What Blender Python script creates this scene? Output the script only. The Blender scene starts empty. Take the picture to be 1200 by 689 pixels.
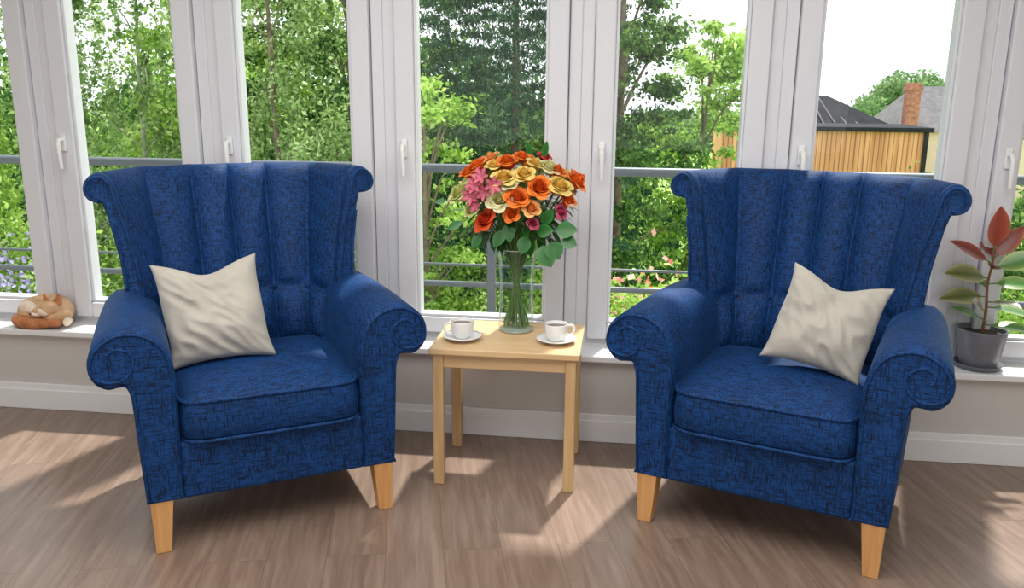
import bpy, bmesh, math, random
import numpy as np
from mathutils import Vector, Matrix, Euler, noise
random.seed(7); np.random.seed(7)
D=bpy.data; S=bpy.context.scene; COL=S.collection
rad=math.radians
S.view_settings.view_transform='Standard'
S.view_settings.look='None'

# ------------------------------------------------------------------ materials
def mat_new(name):
    m=D.materials.new(name); m.use_nodes=True
    nt=m.node_tree; nt.nodes.clear()
    out=nt.nodes.new('ShaderNodeOutputMaterial')
    b=nt.nodes.new('ShaderNodeBsdfPrincipled')
    nt.links.new(b.outputs[0],out.inputs[0])
    return m,nt,b,out
def N(nt,t,**kw):
    n=nt.nodes.new(t)
    for k,v in kw.items():
        if k.startswith('i_'): n.inputs[k[2:].replace('_',' ')].default_value=v
        else: setattr(n,k,v)
    return n
def ramp(nt,fac,stops):
    r=nt.nodes.new('ShaderNodeValToRGB')
    e=r.color_ramp.elements
    while len(e)<len(stops): e.new(0.5)
    for i,(p,c) in enumerate(stops):
        e[i].position=p; e[i].color=(*c,1)
    nt.links.new(fac,r.inputs[0]); return r
def simple(name,col,rough=.5,metal=0,var=.06,nscale=30,bump=0,spec=.5):
    m,nt,b,o=mat_new(name)
    tc=N(nt,'ShaderNodeTexCoord'); n=N(nt,'ShaderNodeTexNoise',i_Scale=nscale,i_Detail=4)
    nt.links.new(tc.outputs['Object'],n.inputs['Vector'])
    a=tuple(max(0,c*(1-var)) for c in col); c2=tuple(min(1,c*(1+var)) for c in col)
    r=ramp(nt,n.outputs[0],[(.3,a),(.7,c2)])
    nt.links.new(r.outputs[0],b.inputs['Base Color'])
    b.inputs['Roughness'].default_value=rough; b.inputs['Metallic'].default_value=metal
    b.inputs['Specular IOR Level'].default_value=spec
    if bump:
        bp=N(nt,'ShaderNodeBump',i_Strength=bump,i_Distance=.01)
        nt.links.new(n.outputs[0],bp.inputs['Height']); nt.links.new(bp.outputs[0],b.inputs['Normal'])
    return m
def mapping(nt,scale=(1,1,1),rot=(0,0,0),coord='Object'):
    tc=N(nt,'ShaderNodeTexCoord'); mp=N(nt,'ShaderNodeMapping')
    mp.inputs['Scale'].default_value=scale; mp.inputs['Rotation'].default_value=rot
    nt.links.new(tc.outputs[coord],mp.inputs['Vector']); return mp

def fabric_mat():
    m,nt,b,o=mat_new('blue_chenille')
    m1=mapping(nt,(30,170,260)); n1=N(nt,'ShaderNodeTexNoise',i_Scale=1.0,i_Detail=2,i_Roughness=.6)
    nt.links.new(m1.outputs[0],n1.inputs['Vector'])
    m2=mapping(nt,(240,90,34)); n2=N(nt,'ShaderNodeTexNoise',i_Scale=1.0,i_Detail=2,i_Roughness=.6)
    nt.links.new(m2.outputs[0],n2.inputs['Vector'])
    mn=N(nt,'ShaderNodeMath',operation='MINIMUM'); nt.links.new(n1.outputs[0],mn.inputs[0]); nt.links.new(n2.outputs[0],mn.inputs[1])
    n3=N(nt,'ShaderNodeTexNoise',i_Scale=6,i_Detail=3); tc=mapping(nt,(1,1,1)); nt.links.new(tc.outputs[0],n3.inputs['Vector'])
    ad=N(nt,'ShaderNodeMath',operation='MULTIPLY_ADD'); ad.inputs[1].default_value=.14
    nt.links.new(n3.outputs[0],ad.inputs[0]); nt.links.new(mn.outputs[0],ad.inputs[2])
    r=ramp(nt,ad.outputs[0],[(.39,(.002,.010,.036)),(.48,(.003,.024,.088)),(.60,(.006,.050,.19))])
    nt.links.new(r.outputs[0],b.inputs['Base Color'])
    b.inputs['Roughness'].default_value=.65
    b.inputs['Specular IOR Level'].default_value=.2
    b.inputs['Sheen Weight'].default_value=.14; b.inputs['Sheen Roughness'].default_value=.3
    b.inputs['Sheen Tint'].default_value=(.15,.45,1,1)
    bp=N(nt,'ShaderNodeBump',i_Strength=.4,i_Distance=.003)
    nt.links.new(mn.outputs[0],bp.inputs['Height']); nt.links.new(bp.outputs[0],b.inputs['Normal'])
    return m
def wood_mat(name,c1,c2,axis='z',rough=.4,sc=1):
    m,nt,b,o=mat_new(name)
    s={'z':(30,30,2),'x':(2,30,30),'y':(30,2,30)}[axis]
    mp=mapping(nt,tuple(v*sc for v in s)); n=N(nt,'ShaderNodeTexNoise',i_Scale=1.5,i_Detail=5,i_Distortion=.4)
    nt.links.new(mp.outputs[0],n.inputs['Vector'])
    r=ramp(nt,n.outputs[0],[(.3,c1),(.7,c2)]); nt.links.new(r.outputs[0],b.inputs['Base Color'])
    b.inputs['Roughness'].default_value=rough
    return m
def floor_mat():
    m,nt,b,o=mat_new('wood_plank_floor')
    R=rad(90-14)
    mp=mapping(nt,(1,1,1),(0,0,R))
    br=N(nt,'ShaderNodeTexBrick',offset=.37,i_Scale=1.0)
    br.inputs['Color1'].default_value=(.0,.0,.0,1); br.inputs['Color2'].default_value=(1,1,1,1)
    br.inputs['Mortar'].default_value=(.5,.5,.5,1)
    br.inputs['Mortar Size'].default_value=.0010; br.inputs['Brick Width'].default_value=1.25; br.inputs['Row Height'].default_value=.18
    nt.links.new(mp.outputs[0],br.inputs['Vector'])
    mp2=mapping(nt,(1,1,1),(0,0,R)); mp3=N(nt,'ShaderNodeMapping'); mp3.inputs['Scale'].default_value=(2.2,26,1)
    nt.links.new(mp2.outputs[0],mp3.inputs['Vector'])
    add=N(nt,'ShaderNodeVectorMath',operation='ADD'); sc=N(nt,'ShaderNodeVectorMath',operation='SCALE'); sc.inputs['Scale'].default_value=7
    nt.links.new(br.outputs['Color'],sc.inputs[0]); nt.links.new(mp3.outputs[0],add.inputs[0]); nt.links.new(sc.outputs[0],add.inputs[1])
    n=N(nt,'ShaderNodeTexNoise',i_Scale=1.3,i_Detail=6,i_Roughness=.6,i_Distortion=.5); nt.links.new(add.outputs[0],n.inputs['Vector'])
    r=ramp(nt,n.outputs[0],[(.28,(.160,.106,.078)),(.5,(.225,.157,.119)),(.72,(.295,.217,.170))])
    r2=ramp(nt,br.outputs['Color'],[(0,(.94,.94,.94)),(1,(1.04,1.03,1.02))])
    mx=N(nt,'ShaderNodeMix',data_type='RGBA',blend_type='MULTIPLY'); mx.inputs[0].default_value=1
    nt.links.new(r.outputs[0],mx.inputs[6]); nt.links.new(r2.outputs[0],mx.inputs[7])
    mx2=N(nt,'ShaderNodeMix',data_type='RGBA'); nt.links.new(br.outputs['Fac'],mx2.inputs[0]); nt.links.new(mx.outputs[2],mx2.inputs[6]); mx2.inputs[7].default_value=(.13,.09,.07,1)
    nt.links.new(mx2.outputs[2],b.inputs['Base Color'])
    b.inputs['Roughness'].default_value=.30; b.inputs['Specular IOR Level'].default_value=.5
    return m
def glass_mat(name,tint=(1,1,1),gloss=.5,base=.03,power=4):
    m,nt,b,o=mat_new(name); nt.nodes.remove(b)
    t=N(nt,'ShaderNodeBsdfTransparent'); t.inputs[0].default_value=(*tint,1)
    g=N(nt,'ShaderNodeBsdfGlossy'); g.inputs['Roughness'].default_value=.02
    f=N(nt,'ShaderNodeLayerWeight',i_Blend=.5); pw=N(nt,'ShaderNodeMath',operation='POWER'); pw.inputs[1].default_value=power
    mu=N(nt,'ShaderNodeMath',operation='MULTIPLY_ADD'); mu.inputs[1].default_value=gloss; mu.inputs[2].default_value=base
    mx=N(nt,'ShaderNodeMixShader'); nt.links.new(f.outputs['Facing'],pw.inputs[0]); nt.links.new(pw.outputs[0],mu.inputs[0]); nt.links.new(mu.outputs[0],mx.inputs[0])
    nt.links.new(t.outputs[0],mx.inputs[1]); nt.links.new(g.outputs[0],mx.inputs[2]); nt.links.new(mx.outputs[0],o.inputs[0])
    return m
def leaf_mat(name,stops,trans=.45,nscale=1.2,gain=1.0):
    m,nt,b,o=mat_new(name); nt.nodes.remove(b)
    stops=[(p,tuple(min(.9,c*gain) for c in cc)) for p,cc in stops]
    g=N(nt,'ShaderNodeNewGeometry'); tc=N(nt,'ShaderNodeTexCoord')
    n=N(nt,'ShaderNodeTexNoise',i_Scale=nscale,i_Detail=3); nt.links.new(tc.outputs['Object'],n.inputs['Vector'])
    a=N(nt,'ShaderNodeMath',operation='MULTIPLY_ADD'); a.inputs[1].default_value=.45
    sub=N(nt,'ShaderNodeMath',operation='SUBTRACT'); sub.inputs[1].default_value=.225
    nt.links.new(g.outputs['Random Per Island'],a.inputs[0]); nt.links.new(n.outputs[0],sub.inputs[0]); nt.links.new(sub.outputs[0],a.inputs[2])
    r=ramp(nt,a.outputs[0],stops)
    d=N(nt,'ShaderNodeBsdfDiffuse'); t=N(nt,'ShaderNodeBsdfTranslucent'); mx=N(nt,'ShaderNodeMixShader'); mx.inputs[0].default_value=trans
    nt.links.new(r.outputs[0],d.inputs[0]); nt.links.new(r.outputs[0],t.inputs[0])
    nt.links.new(d.outputs[0],mx.inputs[1]); nt.links.new(t.outputs[0],mx.inputs[2]); nt.links.new(mx.outputs[0],o.inputs[0])
    return m
def vcol_mat(name,rough=.55,trans=.0):
    m,nt,b,o=mat_new(name)
    a=N(nt,'ShaderNodeAttribute',attribute_name='Col')
    n=N(nt,'ShaderNodeTexNoise',i_Scale=60,i_Detail=3)
    r=ramp(nt,n.outputs[0],[(.3,(.9,.9,.9)),(.7,(1.05,1.05,1.05))])
    mx=N(nt,'ShaderNodeMix',data_type='RGBA',blend_type='MULTIPLY'); mx.inputs[0].default_value=1
    nt.links.new(a.outputs['Color'],mx.inputs[6]); nt.links.new(r.outputs[0],mx.inputs[7])
    nt.links.new(mx.outputs[2],b.inputs['Base Color']); b.inputs['Roughness'].default_value=rough
    if trans:
        t=N(nt,'ShaderNodeBsdfTranslucent'); ms=N(nt,'ShaderNodeMixShader'); ms.inputs[0].default_value=trans
        nt.links.new(mx.outputs[2],t.inputs[0]); nt.links.new(b.outputs[0],ms.inputs[1]); nt.links.new(t.outputs[0],ms.inputs[2]); nt.links.new(ms.outputs[0],o.inputs[0])
    return m

M_FAB=fabric_mat()
M_LEG=wood_mat('light_beech_leg',(.55,.26,.09),(.70,.38,.15),'z')
M_TABX=wood_mat('light_oak_top',(.58,.38,.19),(.70,.49,.27),'x')
M_TABZ=wood_mat('light_oak_leg',(.48,.30,.14),(.60,.40,.20),'z')
M_FLOOR=floor_mat()
M_WHITE=simple('white_upvc',(.71,.72,.76),.35,var=.01)
M_SILL=simple('white_gloss_paint',(.78,.78,.79),.3,var=.01)
M_WALL=simple('beige_wall_paint',(.55,.53,.505),.8,var=.015,nscale=120)
M_CEIL=simple('ceiling_paint',(.85,.85,.84),.9,var=.01)
M_HANDLE=simple('handle_white',(.82,.82,.82),.3,var=.01)
M_STEEL=simple('grey_painted_steel',(.13,.15,.17),.4,metal=.3,var=.05)
M_DECK=simple('deck_grey',(.35,.34,.33),.8,var=.1)
M_GLASS=glass_mat('window_glass',(.98,1,.99),.4,.02)
M_VASE=glass_mat('vase_glass',(.86,.92,.89),.75,.07,2.2)
M_WATER=glass_mat('vase_water',(.90,.95,.88),.3,.05)
M_CHINA=simple('white_china',(.80,.80,.79),.15,var=.005)
M_PILLOW=simple('cream_velvet',(.44,.41,.355),.85,var=.07,nscale=9)
M_PILLOW.node_tree.nodes['Principled BSDF'].inputs['Sheen Weight'].default_value=.3
M_POT=simple('grey_pot_glaze',(.16,.165,.19),.3,var=.1)
M_SOIL=simple('potting_soil',(.05,.035,.025),.95,var=.4,nscale=80,bump=.5)
M_COFFEE=simple('coffee',(.10,.05,.025),.15,var=.1)
M_VCOL=vcol_mat('petal_colour',.6,.25)
M_LEAFV=vcol_mat('plant_leaf_colour',.3,.15)
M_STEM=simple('green_stem',(.10,.20,.045),.5,var=.3)
M_BARK=simple('tree_bark',(.22,.17,.12),.9,var=.4,nscale=9,bump=.4)
M_BIRCH=simple('birch_bark',(.50,.48,.42),.9,var=.35,nscale=7,bump=.3)

# ------------------------------------------------------------------ mesh helpers
def link(o,parent=None):
    COL.objects.link(o)
    if parent: o.parent=parent
    return o
def empty(name,loc=(0,0,0),rotz=0):
    e=D.objects.new(name,None); e.location=loc; e.rotation_euler=(0,0,rotz); e.empty_display_size=.1
    return link(e)
def mobj(name,verts,faces,mat,parent=None,smooth=True,cols=None,flat=()):
    me=D.meshes.new(name); me.from_pydata([tuple(v) for v in verts],[],faces); me.materials.append(mat)
    if smooth: me.polygons.foreach_set('use_smooth',[i not in flat for i in range(len(faces))])
    if cols is not None:
        a=me.color_attributes.new('Col','FLOAT_COLOR','POINT')
        a.data.foreach_set('color',np.array([(c[0],c[1],c[2],1) for c in cols],dtype=np.float32).ravel())
    else:
        bm=bmesh.new(); bm.from_mesh(me)
        bmesh.ops.recalc_face_normals(bm,faces=bm.faces)
        big=[f for f in bm.faces if len(f.verts)>16]
        if big: bmesh.ops.triangulate(bm,faces=big,ngon_method='BEAUTY')
        bm.to_mesh(me); bm.free()
    return link(D.objects.new(name,me),parent)
def loft(secs,closed=True,caps=True):
    n=len(secs[0]); V=[p for s in secs for p in s]; F=[]
    for i in range(len(secs)-1):
        for j in range(n if closed else n-1):
            k=(j+1)%n; F.append((i*n+j,i*n+k,(i+1)*n+k,(i+1)*n+j))
    flat=set()
    if caps:
        flat.add(len(F)); F.append(tuple(range(n))[::-1]); flat.add(len(F)); F.append(tuple((len(secs)-1)*n+j for j in range(n)))
    return V,F,flat
def catmull(P,k=6,closed=False):
    P=[Vector(p) for p in P]; n=len(P); out=[]
    rng=n if closed else n-1
    for i in range(rng):
        if closed: a,b,c,d=P[(i-1)%n],P[i],P[(i+1)%n],P[(i+2)%n]
        else: a=P[max(i-1,0)];b=P[i];c=P[i+1];d=P[min(i+2,n-1)]
        for j in range(k):
            t=j/k
            out.append(.5*((2*b)+(c-a)*t+(2*a-5*b+4*c-d)*t*t+(3*b-a-3*c+d)*t**3))
    if not closed: out.append(P[-1])
    return out
def tube(name,pts,r,mat,parent=None,cyclic=False,radii=None,res=4):
    cu=D.curves.new(name,'CURVE'); cu.dimensions='3D'; cu.bevel_depth=r; cu.bevel_resolution=res; cu.use_fill_caps=True
    sp=cu.splines.new('POLY'); sp.points.add(len(pts)-1)
    for i,p in enumerate(pts):
        sp.points[i].co=(*p,1)
        if radii: sp.points[i].radius=radii[i]
    sp.use_cyclic_u=cyclic; sp.use_smooth=True; cu.materials.append(mat)
    return link(D.objects.new(name,cu),parent)
def box_bm(bm,x0,x1,y0,y1,z0,z1,bev=0,seg=2):
    r=bmesh.ops.create_cube(bm,size=1)
    bmesh.ops.scale(bm,vec=(x1-x0,y1-y0,z1-z0),verts=r['verts'])
    bmesh.ops.translate(bm,vec=((x0+x1)/2,(y0+y1)/2,(z0+z1)/2),verts=r['verts'])
    if bev:
        e=list({e for v in r['verts'] for e in v.link_edges})
        bmesh.ops.bevel(bm,geom=e,offset=bev,segments=seg,affect='EDGES',profile=.5)
def boxes(name,lst,mat,parent=None,bev=.003,seg=2):
    bm=bmesh.new()
    for b in lst: box_bm(bm,*b,bev,seg)
    me=D.meshes.new(name); bm.to_mesh(me); bm.free(); me.materials.append(mat)
    return link(D.objects.new(name,me),parent)
def lathe(name,prof,mat,parent=None,seg=48,loc=(0,0,0)):
    secs=[]
    for r,z in prof:
        secs.append([(loc[0]+r*math.cos(2*math.pi*j/seg),loc[1]+r*math.sin(2*math.pi*j/seg),loc[2]+z) for j in range(seg)])
    V,F,fl=loft(secs,True,False)
    return mobj(name,V,F,mat,parent)
def inset_poly(P,d):
    n=len(P); A=sum(P[i][0]*P[(i+1)%n][1]-P[(i+1)%n][0]*P[i][1] for i in range(n)); s=1 if A>0 else -1
    out=[]
    for i in range(n):
        a=Vector(P[i-1]);b=Vector(P[(i+1)%n]); t=(b-a)
        if t.length<1e-9: t=Vector((1,0))
        t.normalize(); nn=Vector((-t.y,t.x))*s
        out.append(Vector(P[i])+nn*d)
    return out

# ------------------------------------------------------------------ room shell
XL,XR,YB=-4.3,3.2,-5.6
boxes('floor',[(XL,XR,YB,.25,-.1,0)],M_FLOOR,bev=0)
boxes('ceiling',[(XL,XR,YB,.3,2.5,2.6)],M_CEIL,bev=0)
boxes('added_sun_blocker',[(-1.6,XR+1,.26,.52,2.36,2.5)],M_WHITE,bev=0)  # unseen overhang, added to cut how far sun patches reach indoors
boxes('wall_front',[(XL,XR,0,.25,0,.345),(XL,XR,.1,.25,2.25,2.5)],M_WALL,bev=0)
boxes('wall_left',[(XL-.1,XL,YB,.25,0,2.5)],M_WALL,bev=0)
boxes('wall_right',[(XR,XR+.1,YB,.25,0,2.5)],M_WALL,bev=0)
boxes('wall_back',[(XL,XR,YB-.1,YB,0,2.5)],M_WALL,bev=0)
boxes('baseboard_front',[(XL,XR,-.018,0,0,.092),(XL,XR,-.012,0,.09,.118)],M_SILL,bev=.003)
boxes('trim_sill',[(XL,XR,-.035,.22,.345,.372)],M_SILL,bev=.006,seg=3)

cent=[-3.98,-3.22,-2.458,-1.712,-.968,-.171,.589,1.336,2.09,2.84]
for i in range(len(cent)-1):
    a,b=cent[i],cent[i+1]
    w=empty('window_%d'%(i+1),((a+b)/2,.17,.37))
    h=(b-a)/2
    z0,z1=0.0,1.88
    m=.048; s=.078
    L=[(-h,-h+m,-.02,.07,z0,z1),(h-m,h,-.02,.07,z0,z1),(-h+m,h-m,-.02,.07,z0,z0+.022),(-h+m,h-m,-.02,.07,z1-.05,z1)]
    boxes('outer_frame',L,M_WHITE,w,bev=.004)
    x0,x1=-h+m+.003,h-m-.003; zb,zt=z0+.026,z1-.054
    L=[(x0,x0+s,-.045,.04,zb,zt),(x1-s,x1,-.045,.04,zb,zt),(x0+s,x1-s,-.045,.04,zb,zb+.066),(x0+s,x1-s,-.045,.04,zt-.07,zt)]
    boxes('sash',L,M_WHITE,w,bev=.006,seg=3)
    x0+=s;x1-=s;zb+=.066;zt-=.07; t=.012
    boxes('glazing_bead',[(x0,x0+t,-.03,.03,zb,zt),(x1-t,x1,-.03,.03,zb,zt),(x0+t,x1-t,-.03,.03,zb,zb+t),(x0+t,x1-t,-.03,.03,zt-t,zt)],M_WHITE,w,bev=.003)
    mobj('glass_pane',[(x0+.004,0,zb+.004),(x1-.004,0,zb+.004),(x1-.004,0,zt-.004),(x0+.004,0,zt-.004)],[(0,1,2,3)],M_GLASS,w,smooth=False)
    hx=-h+m+.04; hz=.76
    boxes('handle_plate',[(hx-.013,hx+.013,-.058,-.045,hz,hz+.075)],M_HANDLE,w,bev=.005,seg=3)
    tube('handle_lever',[(hx,-.055,hz+.05),(hx,-.085,hz+.05),(hx+.002,-.092,hz+.03),(hx+.004,-.09,hz-.07)],.0085,M_HANDLE,w,radii=[1,1.1,1.1,.8])

# ------------------------------------------------------------------ balcony
boxes('balcony_deck',[(XL-1,XR+2,.27,1.25,-.12,-.02)],M_DECK,bev=0)
rl=empty('balcony_railing',(0,1.1,0))
tube('handrail',[(XL-2,0,1.0),(XR+3,0,1.0)],.024,M_STEEL,rl)
tube('mid_rail',[(XL-2,0,.49),(XR+3,0,.49)],.008,M_STEEL,rl)
tube('lower_rail',[(XL-2,0,.385),(XR+3,0,.385)],.016,M_STEEL,rl)
tube('bottom_rail',[(XL-2,0,.12),(XR+3,0,.12)],.016,M_STEEL,rl)
for i in range(7):
    x=-5.17+i*1.5
    boxes('post_%d'%i,[(x-.022,x+.022,-.022,.022,-.02,.99)],M_STEEL,rl,bev=.003)

# ------------------------------------------------------------------ armchair
LEAN=.15
def build_chair_meshes():
    parts=[]
    def add(o): parts.append(o); return o
    root=empty('tmp_chair')
    armp=[(.28,.17),(.28,.30),(.278,.45),(.276,.55),(.283,.61),(.305,.668),(.345,.705),(.395,.720),(.445,.712),(.487,.682),(.508,.642),(.508,.598),(.49,.565),(.462,.548),(.435,.550),(.415,.548),(.404,.520),(.400,.46),(.395,.33),(.388,.17)]
    prof=[tuple(p[:2]) for p in catmull([(x,z,0) for x,z in armp],5)]
    for sgn,nm in ((1,'arm_right'),(-1,'arm_left')):
        secs=[]
        for y,ins in ((-.004,.016),(-.002,.010),(.003,.004),(.012,0),(.1,0),(.2,0),(.3,0),(.4,0),(.5,0),(.56,.0),(.58,.006),(.588,.012)):
            pp=inset_poly(prof,ins) if ins else [Vector(p) for p in prof]
            s=max(0,y)/.6; sec=[]
            for p in pp:
                x=p.x
                if x>.40: x=.40+(x-.40)*(1-.35*s)
                sec.append((sgn*x,y,p.y+ (.012*math.sin(s*3.0) if p.y>.6 else 0)))
            secs.append(sec)
        V,F,fl=loft(secs); add(mobj(nm,V,F,M_FAB,root,flat=fl))
        pi=inset_poly(prof,.010)
        path=[(p.x,p.y) for p in pi[:-1]]
        cx,cz=.437,.634
        cut=[i for i,p in enumerate(path) if p[0]>.43 and p[1]<.60]
        k=cut[0]
        sp=path[:k+1]
        a0=math.atan2(sp[-1][1]-cz,sp[-1][0]-cx); r0=math.hypot(sp[-1][1]-cz,sp[-1][0]-cx)
        for j in range(1,50):
            t=j/49; a=a0-t*2.0*math.pi; r=r0*(1-t*.80)
            sp.append((cx+r*math.cos(a),cz+r*math.sin(a)))
        add(tube('scroll_piping',[(sgn*x,-.004,z) for x,z in sp],.0042,M_FAB,root,res=2))
        op=[(p.x,p.y) for p in inset_poly(prof,.008)[-20:]]
        add(tube('panel_piping',[(sgn*x,-.003,z) for x,z in op if z<.56],.0042,M_FAB,root,res=2))
    inner=[(0,.20),(0,.42),(.002,.5),(.008,.6),(.018,.7),(.032,.8),(.050,.9),(.068,.975),(.080,1.025),(.088,1.062),(.101,1.096),(.128,1.118),(.158,1.114),(.180,1.092),(.186,1.062),(.174,1.036),(.152,1.024),(.132,1.022)]
    outer=[(.120,.98),(.106,.90),(.092,.8),(.084,.6),(.078,.4),(.072,.20)]
    pin=[(p.x,p.y) for p in catmull([(a,b,0) for a,b in inner],7)]
    pout=[(p.x,p.y) for p in catmull([(a,b,0) for a,b in outer],3)]
    prof=pin+pout
    YO=.03
    half=[(0,.60),(.11,.598),(.195,.583),(.26,.548),(.296,.495),(.308,.42)]
    half=[(x,y+YO) for x,y in half]
    full=[(-x,y,0) for x,y in reversed(half)][:-1]+[(x,y,0) for x,y in half]
    pc=catmull(full,12)
    L=[0]
    for i in range(1,len(pc)): L.append(L[-1]+(pc[i]-pc[i-1]).length)
    NU=193; pts=[]
    for i in range(NU):
        t=L[-1]*i/(NU-1); k=min(max(1,next((j for j,l in enumerate(L) if l>=t-1e-9),len(L)-1)),len(L)-1)
        f=(t-L[k-1])/(L[k]-L[k-1]); pts.append(pc[k-1].lerp(pc[k],f))
    secs=[]; NF=6
    for i in range(NU):
        a=pts[max(i-1,0)];b=pts[min(i+1,NU-1)]; t=(b-a).normalized(); n=Vector((-t.y,t.x,0))
        u=i/(NU-1)
        ub=(u-.05)/.90
        fl=abs(math.sin(math.pi*NF*ub))**.55 if 0<ub<1 else 0
        end=min(u,1-u)*(NU-1)
        shrink={0:.012,1:.005,2:.002}.get(int(round(end)),0)
        pp=inset_poly(prof,shrink) if shrink else [Vector(p) for p in prof]
        sec=[]
        for j,p in enumerate(pp):
            o,z=p.x,p.y
            if j<len(pin):
                w=min(1,max(0,(z-.42)/.08))
                jj=j/(len(pin)-1)
                if jj>.55: w*=max(0,1-(jj-.55)/.28)
                w*=1-.8*math.exp(-((z-.665)/.018)**2)
                o-=.044*fl*w
                if 0<ub<1: o+=.014*w
                if z<.68: o-=.026*math.exp(-((z-.56)/.08)**2)*min(1,end/28)
            q=pts[i]+n*o
            y=q.y+LEAN*max(0,z-.42)
            sec.append((q.x,y,z))
        secs.append(sec)
    V,F,fl=loft(secs); add(mobj('backrest',V,F,M_FAB,root,flat=fl))
    for side in (0,1):
        a=pts[0 if side==0 else NU-1]; n=Vector((-1,0,0)) if side==0 else Vector((1,0,0))
        for seq in (inset_poly(prof,.009)[:len(pin)-4],inset_poly(prof,.009)[len(pin)+1:]):
            pl=[]
            for p in seq:
                if p.y<.69: continue
                q=a+n*p.x; pl.append((q.x,q.y+LEAN*(p.y-.42)-.003,p.y))
            add(tube('wing_piping',pl,.0045,M_FAB,root,res=2))
    for f in (1,2,3,4,5):
        u=.05+.90*f/NF; i=int(round(u*(NU-1))); a=pts[i-1];b=pts[i+1]; t=(b-a).normalized(); n=Vector((-t.y,t.x,0))
        q=pts[i]+n*.010; bm=bmesh.new(); bmesh.ops.create_uvsphere(bm,u_segments=14,v_segments=8,radius=.014)
        bmesh.ops.scale(bm,vec=(1,.6,1),verts=bm.verts); bmesh.ops.translate(bm,vec=(q.x,q.y+LEAN*(.665-.42),.665),verts=bm.verts)
        me=D.meshes.new('button'); bm.to_mesh(me); bm.free(); me.materials.append(M_FAB)
        me.polygons.foreach_set('use_smooth',[True]*len(me.polygons)); add(link(D.objects.new('button',me),root))
    add(boxes('seat_rail',[(-.284,.284,.004,.60,.17,.355)],M_FAB,root,bev=.012,seg=3))
    add(boxes('outer_back_panel',[(-.384,.384,.575,.665,.17,.42)],M_FAB,root,bev=.02,seg=3))
    def outline(a,b,cx,cy,z,n,K=72):
        o=[]
        for k in range(K):
            t=2*math.pi*k/K+math.pi/K; c,s=math.cos(t),math.sin(t)
            o.append((cx+a*math.copysign(abs(c)**(2/n),c),cy+b*math.copysign(abs(s)**(2/n),s),z))
        return o
    a,b,cy=.278,.298,.278
    U=.024
    secs=[outline(a-i,b-i,0,cy,z,n) for i,z,n in ((.2,.352,4),(.03,.352,9),(.008,.357,9),(.0,.369,9),(-.004,.41,9),(.0,.446+U,9),(.004,.458+U,9),(.018,.468+U,9),(.05,.478+U,8),(.1,.486+U,6),(.16,.491+U,4),(.22,.494+U,3),(.26,.495+U,2))]
    V,F,fl=loft(secs); add(mobj('seat_cushion',V,F,M_FAB,root))
    for z,nm in ((.459+U,'cushion_piping_top'),(.357,'cushion_piping_bottom')):
        add(tube(nm,outline(a+.000,b+.000,0,cy,z,9),.0055,M_FAB,root,cyclic=True,res=2))
    def leg(x,y,dx,dy,nm):
        secs=[]
        for z,s,k in ((.18,.033,0),(.172,.033,0),(.002,.022,1),(0,.020,1)):
            secs.append([(x+dx*k+sx*s,y+dy*k+sy*s,z) for sx,sy in ((-1,-1),(1,-1),(1,1),(-1,1))])
        V,F,fl=loft(secs); o=mobj(nm,V,F,M_LEG,root,smooth=False)
        md=o.modifiers.new('b','BEVEL'); md.width=.004; md.segments=2; add(o)
    leg(-.347,.036,-.006,-.004,'leg_front_left'); leg(.347,.036,.006,-.004,'leg_front_right')
    leg(-.33,.60,-.01,.05,'leg_rear_left'); leg(.33,.60,.01,.05,'leg_rear_right')
    return root,parts
root,parts=build_chair_meshes()
root.name='wingback_armchair'
root.location=(-1.054,-.898,0); root.rotation_euler=(0,0,rad(31.8))
R2=-20.8
c2=empty('wingback_armchair',(.442,-.795,0),rad(R2))
for p in parts:
    q=p.copy(); q.parent=c2; COL.objects.link(q)
MC1=Matrix.Translation((-1.054,-.898,0))@Matrix.Rotation(rad(31.8),4,'Z')
MC2=Matrix.Translation((.442,-.795,0))@Matrix.Rotation(rad(R2),4,'Z')

# ------------------------------------------------------------------ pillows
def pillow(seed,dip,h=.178,skew=0):
    n=56; V=[];F=[]
    def P(i,j,side):
        s=-1+2*i/n;t=-1+2*j/n
        e=max(0,(1-abs(s)**2.2)*(1-abs(t)**2.2))
        x=h*s*(1-.10*(1-t*t)+.03*math.sin(3*t+seed)*(1-t*t)); z=h*1.06*t*(1-.11*(1-s*s))
        x+=skew*z
        th=.074*e**.5
        nn=noise.noise(Vector((s*1.6+seed,t*1.6,side)))*.022*e**.4
        nn-=abs(noise.noise(Vector((s*2.6+t*3+seed,t*1.2-s*1.2,side+9))))*.030*e**.3
        z-=dip*math.exp(-(s/.5)**2)*max(0,t)**2
        z-=.006*(1-t*t)
        th*=1-.45*math.exp(-(s/.35)**2)*max(0,t)**1.5
        th*=1+.15*max(0,-t)
        return (x,side*(th+nn*(e>0)),z)
    idx={}
    for side in (-1,1):
        for i in range(n+1):
            for j in range(n+1):
                if side==1 and (i in(0,n) or j in (0,n)): idx[(side,i,j)]=idx[(-1,i,j)]; continue
                idx[(side,i,j)]=len(V); V.append(P(i,j,side))
        for i in range(n):
            for j in range(n):
                f=[idx[(side,i,j)],idx[(side,i+1,j)],idx[(side,i+1,j+1)],idx[(side,i,j+1)]]
                F.append(tuple(f if side==-1 else f[::-1]))
    return mobj('throw_pillow',V,F,M_PILLOW)
p1=pillow(1.3,.036,.170,-.06)
p1.matrix_world=MC1@Matrix.Translation((-.128,.338,.674))@Matrix.Rotation(rad(-6),4,'Z')@Matrix.Rotation(rad(-22),4,'X')@Matrix.Rotation(rad(-4),4,'Y')
p2=pillow(8.1,.036,.160,.05)
p2.matrix_world=MC2@Matrix.Translation((.118,.36,.672))@Matrix.Rotation(rad(9),4,'Z')@Matrix.Rotation(rad(-26),4,'X')@Matrix.Rotation(rad(12),4,'Y')

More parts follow.
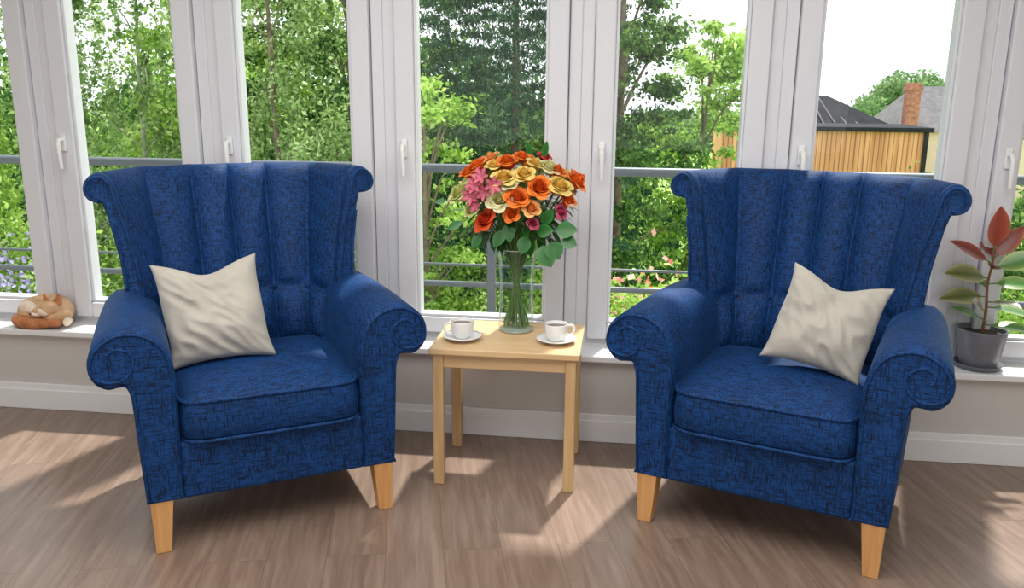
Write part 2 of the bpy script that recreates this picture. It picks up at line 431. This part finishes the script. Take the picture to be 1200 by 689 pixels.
# ------------------------------------------------------------------ side table
tb=empty('side_table',(-.385,-.30,0))
boxes('table_top',[(-.265,.265,-.20,.20,.497,.520)],M_TABX,tb,bev=.004,seg=3)
boxes('apron',[(-.225,.225,-.175,-.157,.445,.497),(-.225,.225,.157,.175,.445,.497)],M_TABX,tb,bev=.002)
boxes('apron_side',[(-.238,-.22,-.165,.165,.445,.497),(.22,.238,-.165,.165,.445,.497)],M_TABX,tb,bev=.002)
for sx in(-1,1):
    for sy in(-1,1):
        boxes('leg',[(sx*.235-.019,sx*.235+.019,sy*.170-.019,sy*.170+.019,0,.498)],M_TABZ,tb,bev=.004,seg=3)
def cup(x,y,rz):
    e=empty('coffee_cup_and_saucer',(x,y,.520),rz)
    lathe('saucer',[(0,.004),(.028,.004),(.030,0),(.034,0),(.036,.005),(.055,.010),(.070,.017),(.0715,.018),(.070,.020),(.055,.0135),(.036,.009),(.0,.008)],M_CHINA,e)
    lathe('cup',[(0,.012),(.02,.012),(.022,.009),(.025,.009),(.028,.014),(.036,.024),(.0405,.038),(.042,.055),(.0425,.070),(.042,.072),(.0405,.070),(.0395,.055),(.037,.038),(.028,.022),(0,.019)],M_CHINA,e)
    lathe('coffee',[(0,.060),(.0398,.060)],M_COFFEE,e)
    hp=[(.040,0,.061),(.051,0,.065),(.062,0,.060),(.066,0,.048),(.060,0,.035),(.049,0,.028),(.037,0,.029)]
    tube('handle',catmull(hp,5),.004,M_CHINA,e)
cup(-.552,-.375,rad(200)); cup(-.212,-.36,rad(12))

# ------------------------------------------------------------------ vase + bouquet
VX,VY,VZ=-.375,-.215,.520
vs=empty('glass_vase',(VX,VY,VZ))
lathe('vase_body',[(0,.003),(.060,.003),(.066,.010),(.066,.05),(.064,.12),(.064,.2),(.069,.27),(.077,.315)],M_VASE,vs)
tube('vase_rim',[(.077*math.cos(k*math.pi/20),.077*math.sin(k*math.pi/20),.315) for k in range(40)],.0016,M_CHINA,vs,cyclic=True,res=2)
lathe('vase_base',[(0,.0005),(.058,.0005),(.064,.004),(.064,.008),(.0,.009)],simple('thick_glass_base',(.42,.48,.44),.08,var=.1),vs)
lathe('water_surface',[(0,.17),(.0635,.17)],M_WATER,vs)
bq=empty('flower_bouquet',(VX,VY,VZ))
V=[];F=[];C=[]
def rose(c,ax,R,col,col2):
    R=R*1.10
    ax=Vector(ax).normalized(); t=ax.orthogonal().normalized(); b=ax.cross(t); K=6
    for k,npet in enumerate((2,3,3,4,5,5)):
        f=k/(K-1); rt=R*(.15+.72*f); ph=k*1.13+random.random()
        for p in range(npet):
            H=R*(1.45-.45*f)*random.uniform(.90,1.08)
            a0=ph+2*math.pi*p/npet+random.uniform(-.12,.12); hw=math.pi/npet*1.45; base=len(V); tw=random.uniform(.05,.22); op=random.uniform(.8,1.3)
            br=random.uniform(.88,1.06)
            for i in range(9):
                a=-1+2*i/8
                for j in range(8):
                    bb=j/7
                    B=bb*(1-.30*abs(a)**2.2*bb)
                    r=rt*math.sin(math.pi*(.07+(.66-.20*f)*B))
                    cu=max(0,B-.62)/.38
                    r+=R*.34*f*op*cu**1.6+tw*R*a*.7*(.3+f)
                    z=H*(math.sin(B*math.pi/2)*.55+B*.45)-R*.42-R*.22*f*op*cu*cu
                    an=a0+a*hw*(.40+.60*min(1,bb*1.6))*(1-.12*bb)
                    V.append(Vector(c)+ax*z+(t*math.cos(an)+b*math.sin(an))*r)
                    g=min(1,.05+B*B*(.45+.6*f)+.12*abs(a)*f)
                    C.append([(col[m]*(1-g)+col2[m]*g)*br for m in range(3)])
            for i in range(8):
                for j in range(7):
                    F.append((base+i*8+j,base+(i+1)*8+j,base+(i+1)*8+j+1,base+i*8+j+1))
def leafm(V,F,C,base,d,nrm,L,W,cm,ce,fold=.25,droop=.3,n=9):
    d=Vector(d).normalized(); s=d.cross(Vector(nrm)).normalized(); u=s.cross(d).normalized(); b0=len(V); base=Vector(base)
    for i in range(n+1):
        t=i/n; w=W*.5*(math.sin(math.pi*t**.85)**.8 if 0<t<1 else .03)
        for k in (-1,-.6,0,.6,1):
            q=base+d*L*t*(1-.15*droop*t)+s*w*k+u*(abs(k)*w*fold-droop*L*t*t*.5)
            V.append(q); g=abs(k)**2
            C.append([cm[m]*(1-g)+ce[m]*g for m in range(3)])
    for i in range(n):
        for k in range(4): F.append((b0+i*5+k,b0+(i+1)*5+k,b0+(i+1)*5+k+1,b0+i*5+k+1))
OR=((.72,.07,.004),(.98,.28,.03)); DO=((.50,.02,.005),(.92,.12,.02)); YE=((.78,.40,.02),(.95,.80,.26)); CR=((.60,.56,.14),(.90,.88,.58)); PE=((.85,.22,.03),(.97,.60,.20)); PK=((.40,.02,.07),(.78,.13,.24)); RE=((.35,.01,.01),(.70,.05,.03)); GY=((.44,.50,.07),(.80,.80,.38))
fl=[(563,207,OR,.036),(552,214,OR,.030),(577,199,PE,.030),(578,261,DO,.038),(547,235,GY,.042),(597,201,OR,.032),(612,197,OR,.028),(596,217,YE,.036),(592,238,CR,.036),(612,236,OR,.038),(635,225,OR,.038),(618,213,YE,.034),(655,226,YE,.042),(643,207,CR,.034),(672,222,OR,.040),(628,203,YE,.030),(658,250,PK,.024),(637,196,RE,.024),(560,250,GY,.026),(652,210,OR,.03),(627,246,PE,.03),(583,205,YE,.028),(604,223,CR,.026),(629,262,PK,.020),(665,238,OR,.03),(607,252,OR,.026)]
cz=1.0-VZ; heads=[]
for x,y,c,R in fl:
    dx=(x-606)*.00312; dz=(246-y)*.0033+cz; 
    rr=math.hypot(dx/.235,(dz-cz)/.17); dy=-.17*math.sqrt(max(.02,1-min(1,rr)**2))
    h=Vector((dx,dy,dz)); ax=Vector((dx*1.0+random.uniform(-.06,.06),dy*.75-.04,(dz-cz)*1.0+random.uniform(.06,.20)))
    heads.append(h); rose(h,ax,R,*c)
for k in range(22):
    a=random.uniform(.15,math.pi-.15); e=random.uniform(.0,1.1)
    h=Vector((.21*math.cos(a)*math.cos(e),.17*math.sin(a)*math.cos(e),cz+.02+.13*math.sin(e)))
    heads.append(h); rose(h,(h.x,h.y,h.z-cz+.08),random.uniform(.03,.04),*random.choice([OR,YE,CR,PE,GY,DO]))
for x,y in ((566,222),(573,213),(561,231),(577,229),(568,240),(585,221)):
    dx=(x-606)*.00312; dz=(246-y)*.0033+cz; c=Vector((dx,-.175,dz)); ax=Vector((dx+random.uniform(-.15,.15),-.2,random.uniform(-.05,.15))).normalized(); t=ax.orthogonal().normalized(); b=ax.cross(t)
    for p in range(6):
        a=p*math.pi/3+x; d=(t*math.cos(a)+b*math.sin(a))+ax*1.0
        leafm(V,F,C,c,d,ax,.042,.022,(.75,.22,.28),(.48,.03,.13),.3,.5,5)
mobj('flower_heads',V,F,M_VCOL,bq,cols=C)
V=[];F=[];C=[]
for k in range(200):
    a=random.uniform(0,2*math.pi); e=random.uniform(-.8,.75)
    R=random.uniform(.07,.165); c=Vector((R*1.15*math.cos(a)*math.cos(e),R*.85*math.sin(a)*math.cos(e),cz-.045+.11*math.sin(e)))
    d=Vector((c.x,c.y,(c.z-cz)+random.uniform(-.08,.06))); g=random.uniform(.5,1.2)
    leafm(V,F,C,c,d,(0,0,1),random.uniform(.05,.085),random.uniform(.025,.045),(.025*g,.11*g,.015*g),(.04*g,.16*g,.025*g),.15,random.uniform(.2,.8),6)
for x,y,ddx,ddz,L,W in ((640,285,.3,-.6,.085,.075),(655,268,1,.1,.08,.06),(648,282,.6,-.8,.07,.07),(633,270,.5,.1,.07,.05),(662,278,.7,-.2,.06,.05),(622,275,-.2,-.8,.07,.05),(596,270,-.4,-.7,.07,.045),(640,262,.5,.8,.07,.045),(613,262,.0,.8,.07,.04),(640,192,.2,1,.06,.025),(625,190,-.2,1,.05,.02),(530,240,-1,-.1,.04,.02),(548,262,-1,-.5,.06,.03),(600,262,.2,-1,.07,.045),(570,275,-.5,-.8,.06,.035)):
    dx=(x-606)*.00312; dz=(246-y)*.0033+cz
    leafm(V,F,C,(dx,-.14,dz),(ddx,-.25,ddz),(0,-1,.4),L,W,(.02,.13,.02),(.035,.21,.04),.12,.2,8)
mobj('foliage',V,F,M_LEAFV,bq,cols=C)
for i,h in enumerate(heads):
    a=i*2.4; rb=.045*((i%5)/5+.2); b=Vector((-h.x*.22+rb*math.cos(a)*.5,-h.y*.22+rb*math.sin(a)*.5,.02))
    b.x=max(-.05,min(.05,b.x)); b.y=max(-.05,min(.05,b.y))
    nk=Vector((h.x*.16,h.y*.2,.28)); 
    tube('stem',catmull([b,b.lerp(nk,.5),nk,nk.lerp(h,.5)+Vector((0,0,.015)),h-Vector((h.x*.1,h.y*.1,.02))],4),.0032,M_STEM,bq,res=1)

# ------------------------------------------------------------------ potted rubber plant
PX,PY,PZ=1.395,.062,.372
pp=empty('potted_rubber_plant',(PX,PY,PZ))
lathe('pot_saucer',[(0,.003),(.070,.003),(.072,0),(.078,0),(.086,.018),(.088,.020),(.086,.021),(.078,.008),(0,.007)],M_POT,pp)
lathe('pot',[(0,.008),(.064,.008),(.067,.012),(.076,.06),(.088,.135),(.090,.15),(.0895,.155),(.085,.155),(.083,.145),(.082,.13),(0,.13)],M_POT,pp)
lathe('soil',[(0,.140),(.05,.138),(.083,.134)],M_SOIL,pp)
st=catmull([(0,0,.13),(.004,0,.22),(-.004,0,.33),(.004,0,.42),(.0,0,.48)],5)
tube('plant_stem',st,.0055,simple('reddish_stem',(.22,.08,.05),.5,var=.2),pp,radii=[1.1-.5*i/len(st) for i in range(len(st))])
V=[];F=[];C=[]
BU=((.18,.03,.02),(.40,.12,.08)); OL=((.10,.13,.03),(.48,.46,.24)); GR=((.05,.20,.035),(.40,.50,.17)); RD=((.34,.05,.03),(.50,.14,.08))
lv=[((0,0,.45),(.0,-.1,1),(.3,-1,.2),.155,.095,RD,.05),((0,0,.42),(.55,.1,.7),(-.4,-1,.5),.15,.07,BU,.2),((0,0,.41),(-.85,-.2,.50),(.1,-.8,.8),.17,.06,BU,.2),
((0,0,.39),(.8,-.3,.35),(-.2,-.9,.7),.165,.08,GR,.2),((0,0,.35),(-.8,-.3,.22),(0,-.7,.8),.17,.09,OL,.35),((0,0,.33),(.8,-.2,.12),(0,-.6,.8),.15,.07,GR,.4),
((0,0,.28),(-.9,-.35,.10),(0,-.7,.7),.18,.075,OL,.35),((0,0,.26),(.5,-.8,.2),(0,-.3,1),.12,.06,OL,.4),((0,0,.42),(.2,.8,.5),(0,-.5,.8),.15,.08,BU,.3),((0,0,.31),(-.2,.9,.3),(0,-.3,.9),.13,.065,GR,.4),
((0,0,.24),(.95,-.25,.0),(0,-.3,1),.15,.075,GR,.4),((0,0,.19),(-.9,-.2,.45),(0,-.5,.8),.12,.05,GR,.3),((0,0,.17),(.9,-.5,.10),(0,-.4,1),.16,.065,GR,.25),((0,0,.18),(-.4,-.9,.4),(0,0,1),.09,.045,GR,.3),((0,0,.22),(-.55,-.6,.5),(.2,-.8,.8),.10,.06,OL,.3),((0,0,.38),(-.2,-.9,.5),(.2,-.4,.9),.10,.05,BU,.4)]
for b,d,nr,L,W,cc,dr in lv:
    d=Vector(d).normalized(); st0=Vector(b); b2=st0+d*.025
    leafm(V,F,C,b2,d,nr,L,W,cc[0],cc[1],.18,dr,10)
    tube('petiole',[st0,b2+d*.005],.0025,M_STEM,pp,res=1)
mobj('plant_leaves',V,F,M_LEAFV,pp,cols=C)

# ------------------------------------------------------------------ sleeping fox ornament
fx=empty('sleeping_fox_ornament',(-2.50,.045,.372),rad(-4))
def blob(name,els,mat,vox=.004,cones=()):
    bm=bmesh.new()
    for (c,r,rot) in els:
        q=bmesh.ops.create_icosphere(bm,subdivisions=3,radius=1)
        bmesh.ops.transform(bm,matrix=Matrix.Translation(c)@Euler([rad(a) for a in rot]).to_matrix().to_4x4()@Matrix.Diagonal((*r,1)),verts=q['verts'])
    me=D.meshes.new(name); bm.to_mesh(me); bm.free(); me.materials.append(mat)
    o=link(D.objects.new(name,me),fx)
    if len(els)>1:
        md=o.modifiers.new('r','REMESH'); md.mode='VOXEL'; md.voxel_size=vox; md.use_smooth_shade=True
        md=o.modifiers.new('s','SMOOTH'); md.iterations=6; md.factor=.6
    else: me.polygons.foreach_set('use_smooth',[True]*len(me.polygons))
    return o
M_FUR=simple('tan_fur',(.66,.42,.24),.85,var=.25,nscale=25,bump=.3)
M_RUST=simple('rust_fur',(.50,.20,.08),.85,var=.3,nscale=40,bump=.3)
M_CREAM=simple('cream_fur',(.85,.72,.56),.85,var=.12,nscale=60,bump=.2)
M_DARK=simple('dark_nose',(.02,.015,.012),.4)
els=[]
for k in range(15):
    a=rad(-30+k*17); r=.050+.010*math.sin(math.pi*k/14)
    els.append(((.072*math.cos(a)-.005,.045*math.sin(a)+.01,.056+.014*math.sin(math.pi*k/14)),(r,r*.85,r*.98),(0,0,0)))
els.append(((-.01,.005,.055),(.06,.045,.045),(0,0,0)))
blob('body',els,M_FUR)
te=[]
for k in range(15):
    a=rad(175+k*10.5); r=.020+.011*math.sin(math.pi*min(1,(k+2)/14))
    te.append(((.118*math.cos(a),.058*math.sin(a)-.008,.028),(r,r,r*.95),(0,0,0)))
blob('tail',te,M_RUST)
blob('tail_tip',[((.121,-.018,.028),(.016,.026,.020),(0,0,15)),((.124,-.002,.03),(.010,.02,.012),(0,0,10))],M_CREAM)
hd=[((.055,-.035,.092),(.044,.036,.034),(0,0,0)),((.025,-.055,.080),(.030,.020,.019),(0,12,25)),((.005,-.064,.072),(.018,.012,.011),(0,12,25))]
blob('head',hd,M_FUR,.003)
blob('cheek',[((.045,-.060,.078),(.028,.016,.018),(0,10,20)),((.015,-.070,.068),(.020,.010,.009),(0,12,25))],M_CREAM,.003)
blob('haunch_patch',[((-.055,-.030,.085),(.040,.026,.030),(0,0,0)),((-.030,-.036,.078),(.025,.02,.02),(0,0,0))],M_CREAM,.003)
blob('nose',[((-.012,-.071,.069),(.005,.005,.0045),(0,0,0))],M_DARK)
for x,y,rz in ((.050,-.036,-14),(.088,-.020,20)):
    prof=[(.0185,-.006),(.0185,.006),(.013,.022),(.004,.040),(0,.044)]
    secs=[[(r*math.cos(t*math.pi/8),r*.45*math.sin(t*math.pi/8),z) for t in range(16)] for r,z in prof]
    V,F,f_=loft(secs,True,False); o=mobj('ear',V,F,M_RUST,fx); o.location=(x,y,.114); o.rotation_euler=(rad(8),rad(rz*.8),rad(rz))
tube('closed_eye',[(.024,-.0755,.088),(.031,-.0755,.085),(.039,-.073,.088)],.0016,M_DARK,fx,res=2)
blob('paw',[((-.055,-.052,.026),(.034,.020,.018),(0,0,-12)),((-.02,-.062,.03),(.02,.014,.013),(0,0,0))],M_CREAM)

# ------------------------------------------------------------------ outdoors
GZ=-2.5
L_BRIGHT=leaf_mat('leaves_bright',[(.2,(.12,.24,.03)),(.5,(.34,.54,.10)),(.8,(.68,.82,.30))],gain=1.1)
L_BIRCH=leaf_mat('leaves_birch',[(.2,(.12,.20,.06)),(.5,(.31,.46,.16)),(.8,(.66,.78,.42))],gain=1.05)
L_DARK=leaf_mat('leaves_dark',[(.2,(.025,.07,.022)),(.5,(.09,.19,.05)),(.8,(.29,.45,.13))],.35,gain=1.1)
L_CON=leaf_mat('needles',[(.2,(.012,.05,.032)),(.5,(.05,.13,.065)),(.8,(.19,.32,.16))],.25,gain=1.15)
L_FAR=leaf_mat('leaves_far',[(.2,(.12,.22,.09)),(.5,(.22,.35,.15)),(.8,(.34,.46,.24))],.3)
L_FLOW=leaf_mat('blossom',[(.2,(.80,.14,.14)),(.5,(.85,.35,.30)),(.8,(.9,.7,.6))],.3)
L_LAV=leaf_mat('lavender',[(.2,(.30,.22,.6)),(.8,(.6,.55,.8))],.3)
def leafcloud(name,blobs,n,size,mat,parent=None,asp=.5,shell=.5,droop=0.,soft=1.25):
    B=np.array(blobs,float); w=(B[:,3]*B[:,4]*B[:,5])**(2/3); w/=w.sum()
    k=np.random.choice(len(B),n,p=w)
    d=np.random.normal(size=(n,3)); d/=np.linalg.norm(d,axis=1)[:,None]
    r=(shell+(1-shell)*np.random.rand(n)**.8)*(1+(soft-1)*np.random.normal(size=n)*.8)
    c=B[k,:3]+d*B[k,3:6]*r[:,None]
    a=np.random.normal(size=(n,3)); a[:,2]-=droop; a/=np.linalg.norm(a,axis=1)[:,None]
    b=np.cross(a,np.random.normal(size=(n,3))); b/=np.linalg.norm(b,axis=1)[:,None]
    s=size*(.6+.8*np.random.rand(n))[:,None]
    v=np.stack([c-a*s*.5,c+b*s*.5*asp,c+a*s*.5,c-b*s*.5*asp],axis=1).reshape(-1,3)
    me=D.meshes.new(name); me.vertices.add(4*n); me.vertices.foreach_set('co',v.astype(np.float32).ravel())
    me.loops.add(4*n); me.loops.foreach_set('vertex_index',np.arange(4*n,dtype=np.int32))
    me.polygons.add(n); me.polygons.foreach_set('loop_start',np.arange(0,4*n,4,dtype=np.int32))
    me.update(calc_edges=True); me.materials.append(mat)
    return link(D.objects.new(name,me),parent)
def tree(name,x,y,H,R,mat,nleaf,size,bark=M_BARK,kind='round',base=.25,lean=0,asp=.55,tr=.10):
    e=empty(name,(x,y,GZ)); rnd=random
    tr_pts=catmull([(0,0,0),(lean*.3,.05,H*.3),(lean*.6,-.05,H*.6),(lean,0,H*.95)],6)
    tube('trunk',tr_pts,tr,bark,e,radii=[1-.85*i/(len(tr_pts)-1) for i in range(len(tr_pts))],res=2)
    bl=[]
    if kind=='round':
        for k in range(90):
            a=rnd.uniform(0,6.28); t=rnd.uniform(0,1); z=H*(base+(1-base)*t)
            w=R*math.sqrt(max(.05,1-(2*t-.9)**2*.95))*rnd.uniform(.3,1.05)
            c=(lean*t+w*math.cos(a),w*math.sin(a),z); s=R*rnd.uniform(.08,.24)
            bl.append((*c,s*1.4,s*1.4,s*.65))
            if k%5==0:
                z0=z*.8-.2; p=Vector((lean*z0/H,0,z0)); q=Vector(c)
                tube('branch',catmull([p,p.lerp(q,.5)+Vector((0,0,.15)),q],4),tr*.3,bark,e,radii=[1-.8*i/8 for i in range(9)],res=1)
        leafcloud('canopy',bl,nleaf,size,mat,e,asp,.1,soft=1.5)
    elif kind=='birch':
        for k in range(90):
            a=rnd.uniform(0,6.28); t=rnd.uniform(0,1); z=H*(base+(1-base)*t)
            w=R*(1-.6*t)*rnd.uniform(.2,1)
            c=(lean*t+w*math.cos(a),w*math.sin(a),z-.2); s=R*rnd.uniform(.07,.15)
            bl.append((*c,s,s,s*3.2))
            if k%4==0:
                p=Vector((lean*t,0,z-.5)); q=Vector((c[0],c[1],z+.1))
                tube('branch',catmull([p,p.lerp(q,.5)+Vector((0,0,.15)),q,q+Vector((0,0,-.4))],4),tr*.22,bark,e,radii=[1-.8*i/12 for i in range(13)],res=1)
        leafcloud('canopy',bl,nleaf,size,mat,e,asp,.0,droop=.6,soft=1.5)
    else:
        z=H*.08
        while z<H*.98:
            t=z/H; rr=R*(1-t)**.75+.1; nb=9
            for k in range(nb):
                a=6.28*k/nb+rnd.uniform(-.3,.3); L=rr*rnd.uniform(.75,1.1)
                for s in (.35,.6,.85,1.05):
                    bl.append((L*s*math.cos(a),L*s*math.sin(a),z+.12-.28*s*s*L,.22+.10*(1-s),.22+.10*(1-s),.10))
            z+=.26
        leafcloud('canopy',bl,nleaf,size,mat,e,asp,.1,droop=1.2)
    return e
def T(px_ratio,P): return px_ratio*P, P-3.3
x,y=T(-.69,11); tree('birch_tree',x,y,6.5,1.6,L_BIRCH,13000,.075,M_BIRCH,'birch',.15,tr=.07)
x,y=T(-.60,12.5); tree('birch_tree',x,y,7.5,1.6,L_BIRCH,15000,.075,M_BIRCH,'birch',.12,lean=.4,tr=.06)
x,y=T(-.84,9.5); tree('willow_tree',x,y,3.9,1.3,L_BRIGHT,13000,.075,M_BARK,'birch',.1,tr=.06)
x,y=T(-.415,10.5); tree('birch_tree',x,y,7.5,1.9,L_BIRCH,28000,.065,M_BARK,'birch',.12,tr=.06)
x,y=T(-.46,13.5); tree('ash_tree',x,y,7.5,2.2,L_BRIGHT,26000,.10)
x,y=T(-.32,13); tree('ash_tree',x,y,7.0,1.8,L_DARK,22000,.09)
x,y=T(-.125,13.5); tree('cedar_tree',x,y,9.5,3.0,L_CON,95000,.09,M_BARK,'con',asp=.28)
x,y=T(-.005,12.5); tree('ash_tree',x,y,7.5,1.25,L_DARK,32000,.08,base=.1)
x,y=T(.07,14); tree('maple_tree',x,y,4.9,1.2,L_BRIGHT,17000,.09,base=.1,lean=.4,tr=.07)
x,y=T(-.232,9.5); tree('ash_tree',x,y,4.0,.8,L_BRIGHT,11000,.075,base=.2,tr=.06)
x,y=T(.50,9.5); tree('ash_tree',x,y,4.4,1.1,L_DARK,12000,.08,base=.1)
def hedge(name,pts,n,size,mat):
    return leafcloud(name,[(x,y,z,rx,ry,rz) for x,y,z,rx,ry,rz in pts],n,size,mat,None,.7,.6)
bl=[]
for k in range(130):
    r=random.uniform(-.95,.02); P=random.uniform(18,25); h=random.uniform(2.2,4.2)
    if -.72<r<-.60 or r<-.80: h*=.6
    if r>-.03: h*=.6
    s=random.uniform(.6,1.3)
    bl.append((r*P,P-3.3,GZ+random.uniform(.1,1)*(h+.6),s*1.2,s*1.2,s*.8))
hedge('treeline_woodland',bl,75000,.18,L_DARK)
bl=[]
for k in range(40):
    P=random.uniform(56,66); r=random.uniform(.262,.362); t=(r-.325)/.055
    bl.append((r*P,P-3.3,GZ+1.5+random.uniform(0,1)*(3.4-1.5*t*t),1.1,1.1,.8))
for k in range(30):
    P=random.uniform(56,66); r=random.uniform(.02,.2)
    bl.append((r*P,P-3.3,GZ+random.uniform(0,1)*2.2,1.5,1.5,.6))
hedge('distant_tree',bl,30000,.26,L_FAR)
def shrubs(name,r0,r1,P0,P1,n,h0,h1,mat,nl,size,asp=.5):
    b=[]
    for k in range(n):
        r=random.uniform(r0,r1);P=random.uniform(P0,P1);h=random.uniform(h0,h1);s=random.uniform(.3,.6)
        for zz in (0,.5,1):
            b.append((r*P+random.uniform(-.2,.2),P-3.3,GZ+.3+h*zz*.85,s,s,.4))
    return leafcloud(name,b,nl,size,mat,None,asp,.4,soft=1.5)
shrubs('garden_shrubs',-.9,.5,9,14,60,.8,1.9,L_BRIGHT,55000,.085)
shrubs('garden_hedge',-.9,.5,15,18,50,1.2,2.2,L_DARK,26000,.13)
shrubs('laurel_shrubs',-.95,.1,7,9,26,.6,1.3,L_BIRCH,28000,.085)
shrubs('rose_shrub',.0,.12,8.2,9.5,12,1.0,1.7,L_BRIGHT,12000,.07)
shrubs('rose_blossom',.0,.115,7.9,9.2,14,1.2,1.9,L_FLOW,800,.09,.9)
shrubs('lavender_blossom',-.86,-.74,8.0,9.0,12,1.3,2.1,L_LAV,1600,.06,.8)
shrubs('boundary_shrubs',.2,.5,22,24,14,.7,1.3,L_BRIGHT,12000,.14)
m,nt,b,o=mat_new('lawn_grass'); mp=mapping(nt,(1,1,1)); n1=N(nt,'ShaderNodeTexNoise',i_Scale=3,i_Detail=8); nt.links.new(mp.outputs[0],n1.inputs['Vector'])
r=ramp(nt,n1.outputs[0],[(.3,(.16,.30,.04)),(.7,(.36,.55,.12))]); nt.links.new(r.outputs[0],b.inputs['Base Color']); b.inputs['Roughness'].default_value=.9
boxes('garden_lawn_ground',[(-90,90,1.3,140,GZ-.2,GZ)],m,bev=0)
def plank_mat():
    m,nt,b,o=mat_new('timber_cladding'); mp=mapping(nt,(6.5,6.5,.15))
    w=N(nt,'ShaderNodeTexWave',wave_type='BANDS',bands_direction='X',i_Scale=2.2); tc=mapping(nt,(1,1,1)); nt.links.new(tc.outputs[0],w.inputs['Vector'])
    n=N(nt,'ShaderNodeTexNoise',i_Scale=1,i_Detail=2); nt.links.new(mp.outputs[0],n.inputs['Vector'])
    r=ramp(nt,n.outputs[0],[(.3,(.60,.24,.11)),(.7,(.95,.48,.25))])
    r2=ramp(nt,w.outputs[0],[(0,(.4,.4,.4)),(.18,(1,1,1))])
    mx=N(nt,'ShaderNodeMix',data_type='RGBA',blend_type='MULTIPLY'); mx.inputs[0].default_value=1
    nt.links.new(r.outputs[0],mx.inputs[6]); nt.links.new(r2.outputs[0],mx.inputs[7]); nt.links.new(mx.outputs[2],b.inputs['Base Color']); b.inputs['Roughness'].default_value=.8
    return m
M_CLAD=plank_mat(); M_SLATE=simple('slate_roof',(.03,.032,.038),.9,var=.3,nscale=3,spec=.1); M_GREYROOF=simple('grey_tiles',(.19,.18,.19),.9,var=.2,nscale=4,spec=.1)
M_REND=simple('cream_render',(.80,.62,.52),.9,var=.04,nscale=2); M_BRK=simple('red_brick',(.45,.20,.14),.9,var=.35,nscale=9)
g=empty('timber_clad_outbuilding',(0,24.7,GZ))
boxes('cladding',[(3.1,9.3,0,3,0,2.72)],M_CLAD,g,bev=0)
boxes('roof_edge',[(3.0,9.4,-.12,3.1,2.72,2.86)],M_SLATE,g,bev=.02)
boxes('downpipe',[(9.15,9.27,-.1,0,0,2.72)],M_SLATE,g,bev=.02)
def gable(name,x0,x1,y0,y1,zw,zr,xr0,xr1,mw,mr):
    e=empty(name,(0,0,GZ))
    boxes('house_wall',[(x0+.2,x1-.2,y0+.2,y1-.2,0,zw)],mw,e,bev=0)
    ym=(y0+y1)/2
    V=[(x0,y0,zw-.08),(x1,y0,zw-.08),(x1,y1,zw-.08),(x0,y1,zw-.08),(xr0,ym,zr),(xr1,ym,zr)]
    mobj('house_roof',V,[(0,1,5,4),(1,2,5),(2,3,4,5),(3,0,4),(0,3,2,1)],mr,e,smooth=False)
    return e
e=gable('slate_roof_house',4.2,10.0,29,33,2.6,3.75,5.0,7.6,M_REND,M_SLATE)
for k in range(6):
    tube('roof_batten',[(7.2+k*.42,29.1,2.62+.02),(6.9+k*.35,30.9,3.78-.12*k)],.03,M_GREYROOF,e,res=1)
gable('cream_cottage',10.2,15.5,31,36,2.55,4.15,11.4,15.5,M_REND,M_GREYROOF)
boxes('brick_chimney',[(10.22,10.68,30.2,30.66,GZ,1.75),(10.17,10.73,30.15,30.71,1.5,1.6)],M_BRK,None,bev=.01)

# ------------------------------------------------------------------ light
w=D.worlds.new('World'); S.world=w; w.use_nodes=True
bg=w.node_tree.nodes['Background']; bg.inputs[0].default_value=(.94,.97,1,1); bg.inputs[1].default_value=1.6
sun=D.lights.new('sun','SUN'); sun.energy=6.3; sun.angle=rad(2.5); sun.color=(1,.96,.90)
so=link(D.objects.new('sun',sun)); el=rad(58); az=(-.30,-.95)
d=Vector((az[0]*math.cos(el),az[1]*math.cos(el),-math.sin(el))); so.rotation_euler=d.to_track_quat('-Z','Y').to_euler(); so.location=(3,8,9)
def area(name,loc,rot,sx,sy,en,col=(1,.98,.96)):
    a=D.lights.new(name,'AREA'); a.shape='RECTANGLE'; a.size=sx; a.size_y=sy; a.energy=en; a.color=col
    o=link(D.objects.new(name,a)); o.location=loc; o.rotation_euler=rot
area('overhead_fill_area',(-.4,-2.0,2.46),(0,0,0),3.5,2.0,90)  # added fill under the ceiling, no fitting modelled
area('rear_fill_area',(-.3,-5.3,1.6),(rad(82),0,0),5,1.6,48)  # added fill behind the camera; the back wall has no window

# ------------------------------------------------------------------ camera
cam=D.cameras.new('camera'); cam.lens=30; cam.sensor_width=36; cam.clip_end=500
co=link(D.objects.new('camera',cam))
co.matrix_world=Matrix.Translation((0,-3.3,1.405))@Matrix.Rotation(rad(7.24),4,'Z')@Matrix.Rotation(rad(90-13.5),4,'X')@Matrix.Rotation(rad(.5),4,'Z')
S.camera=co
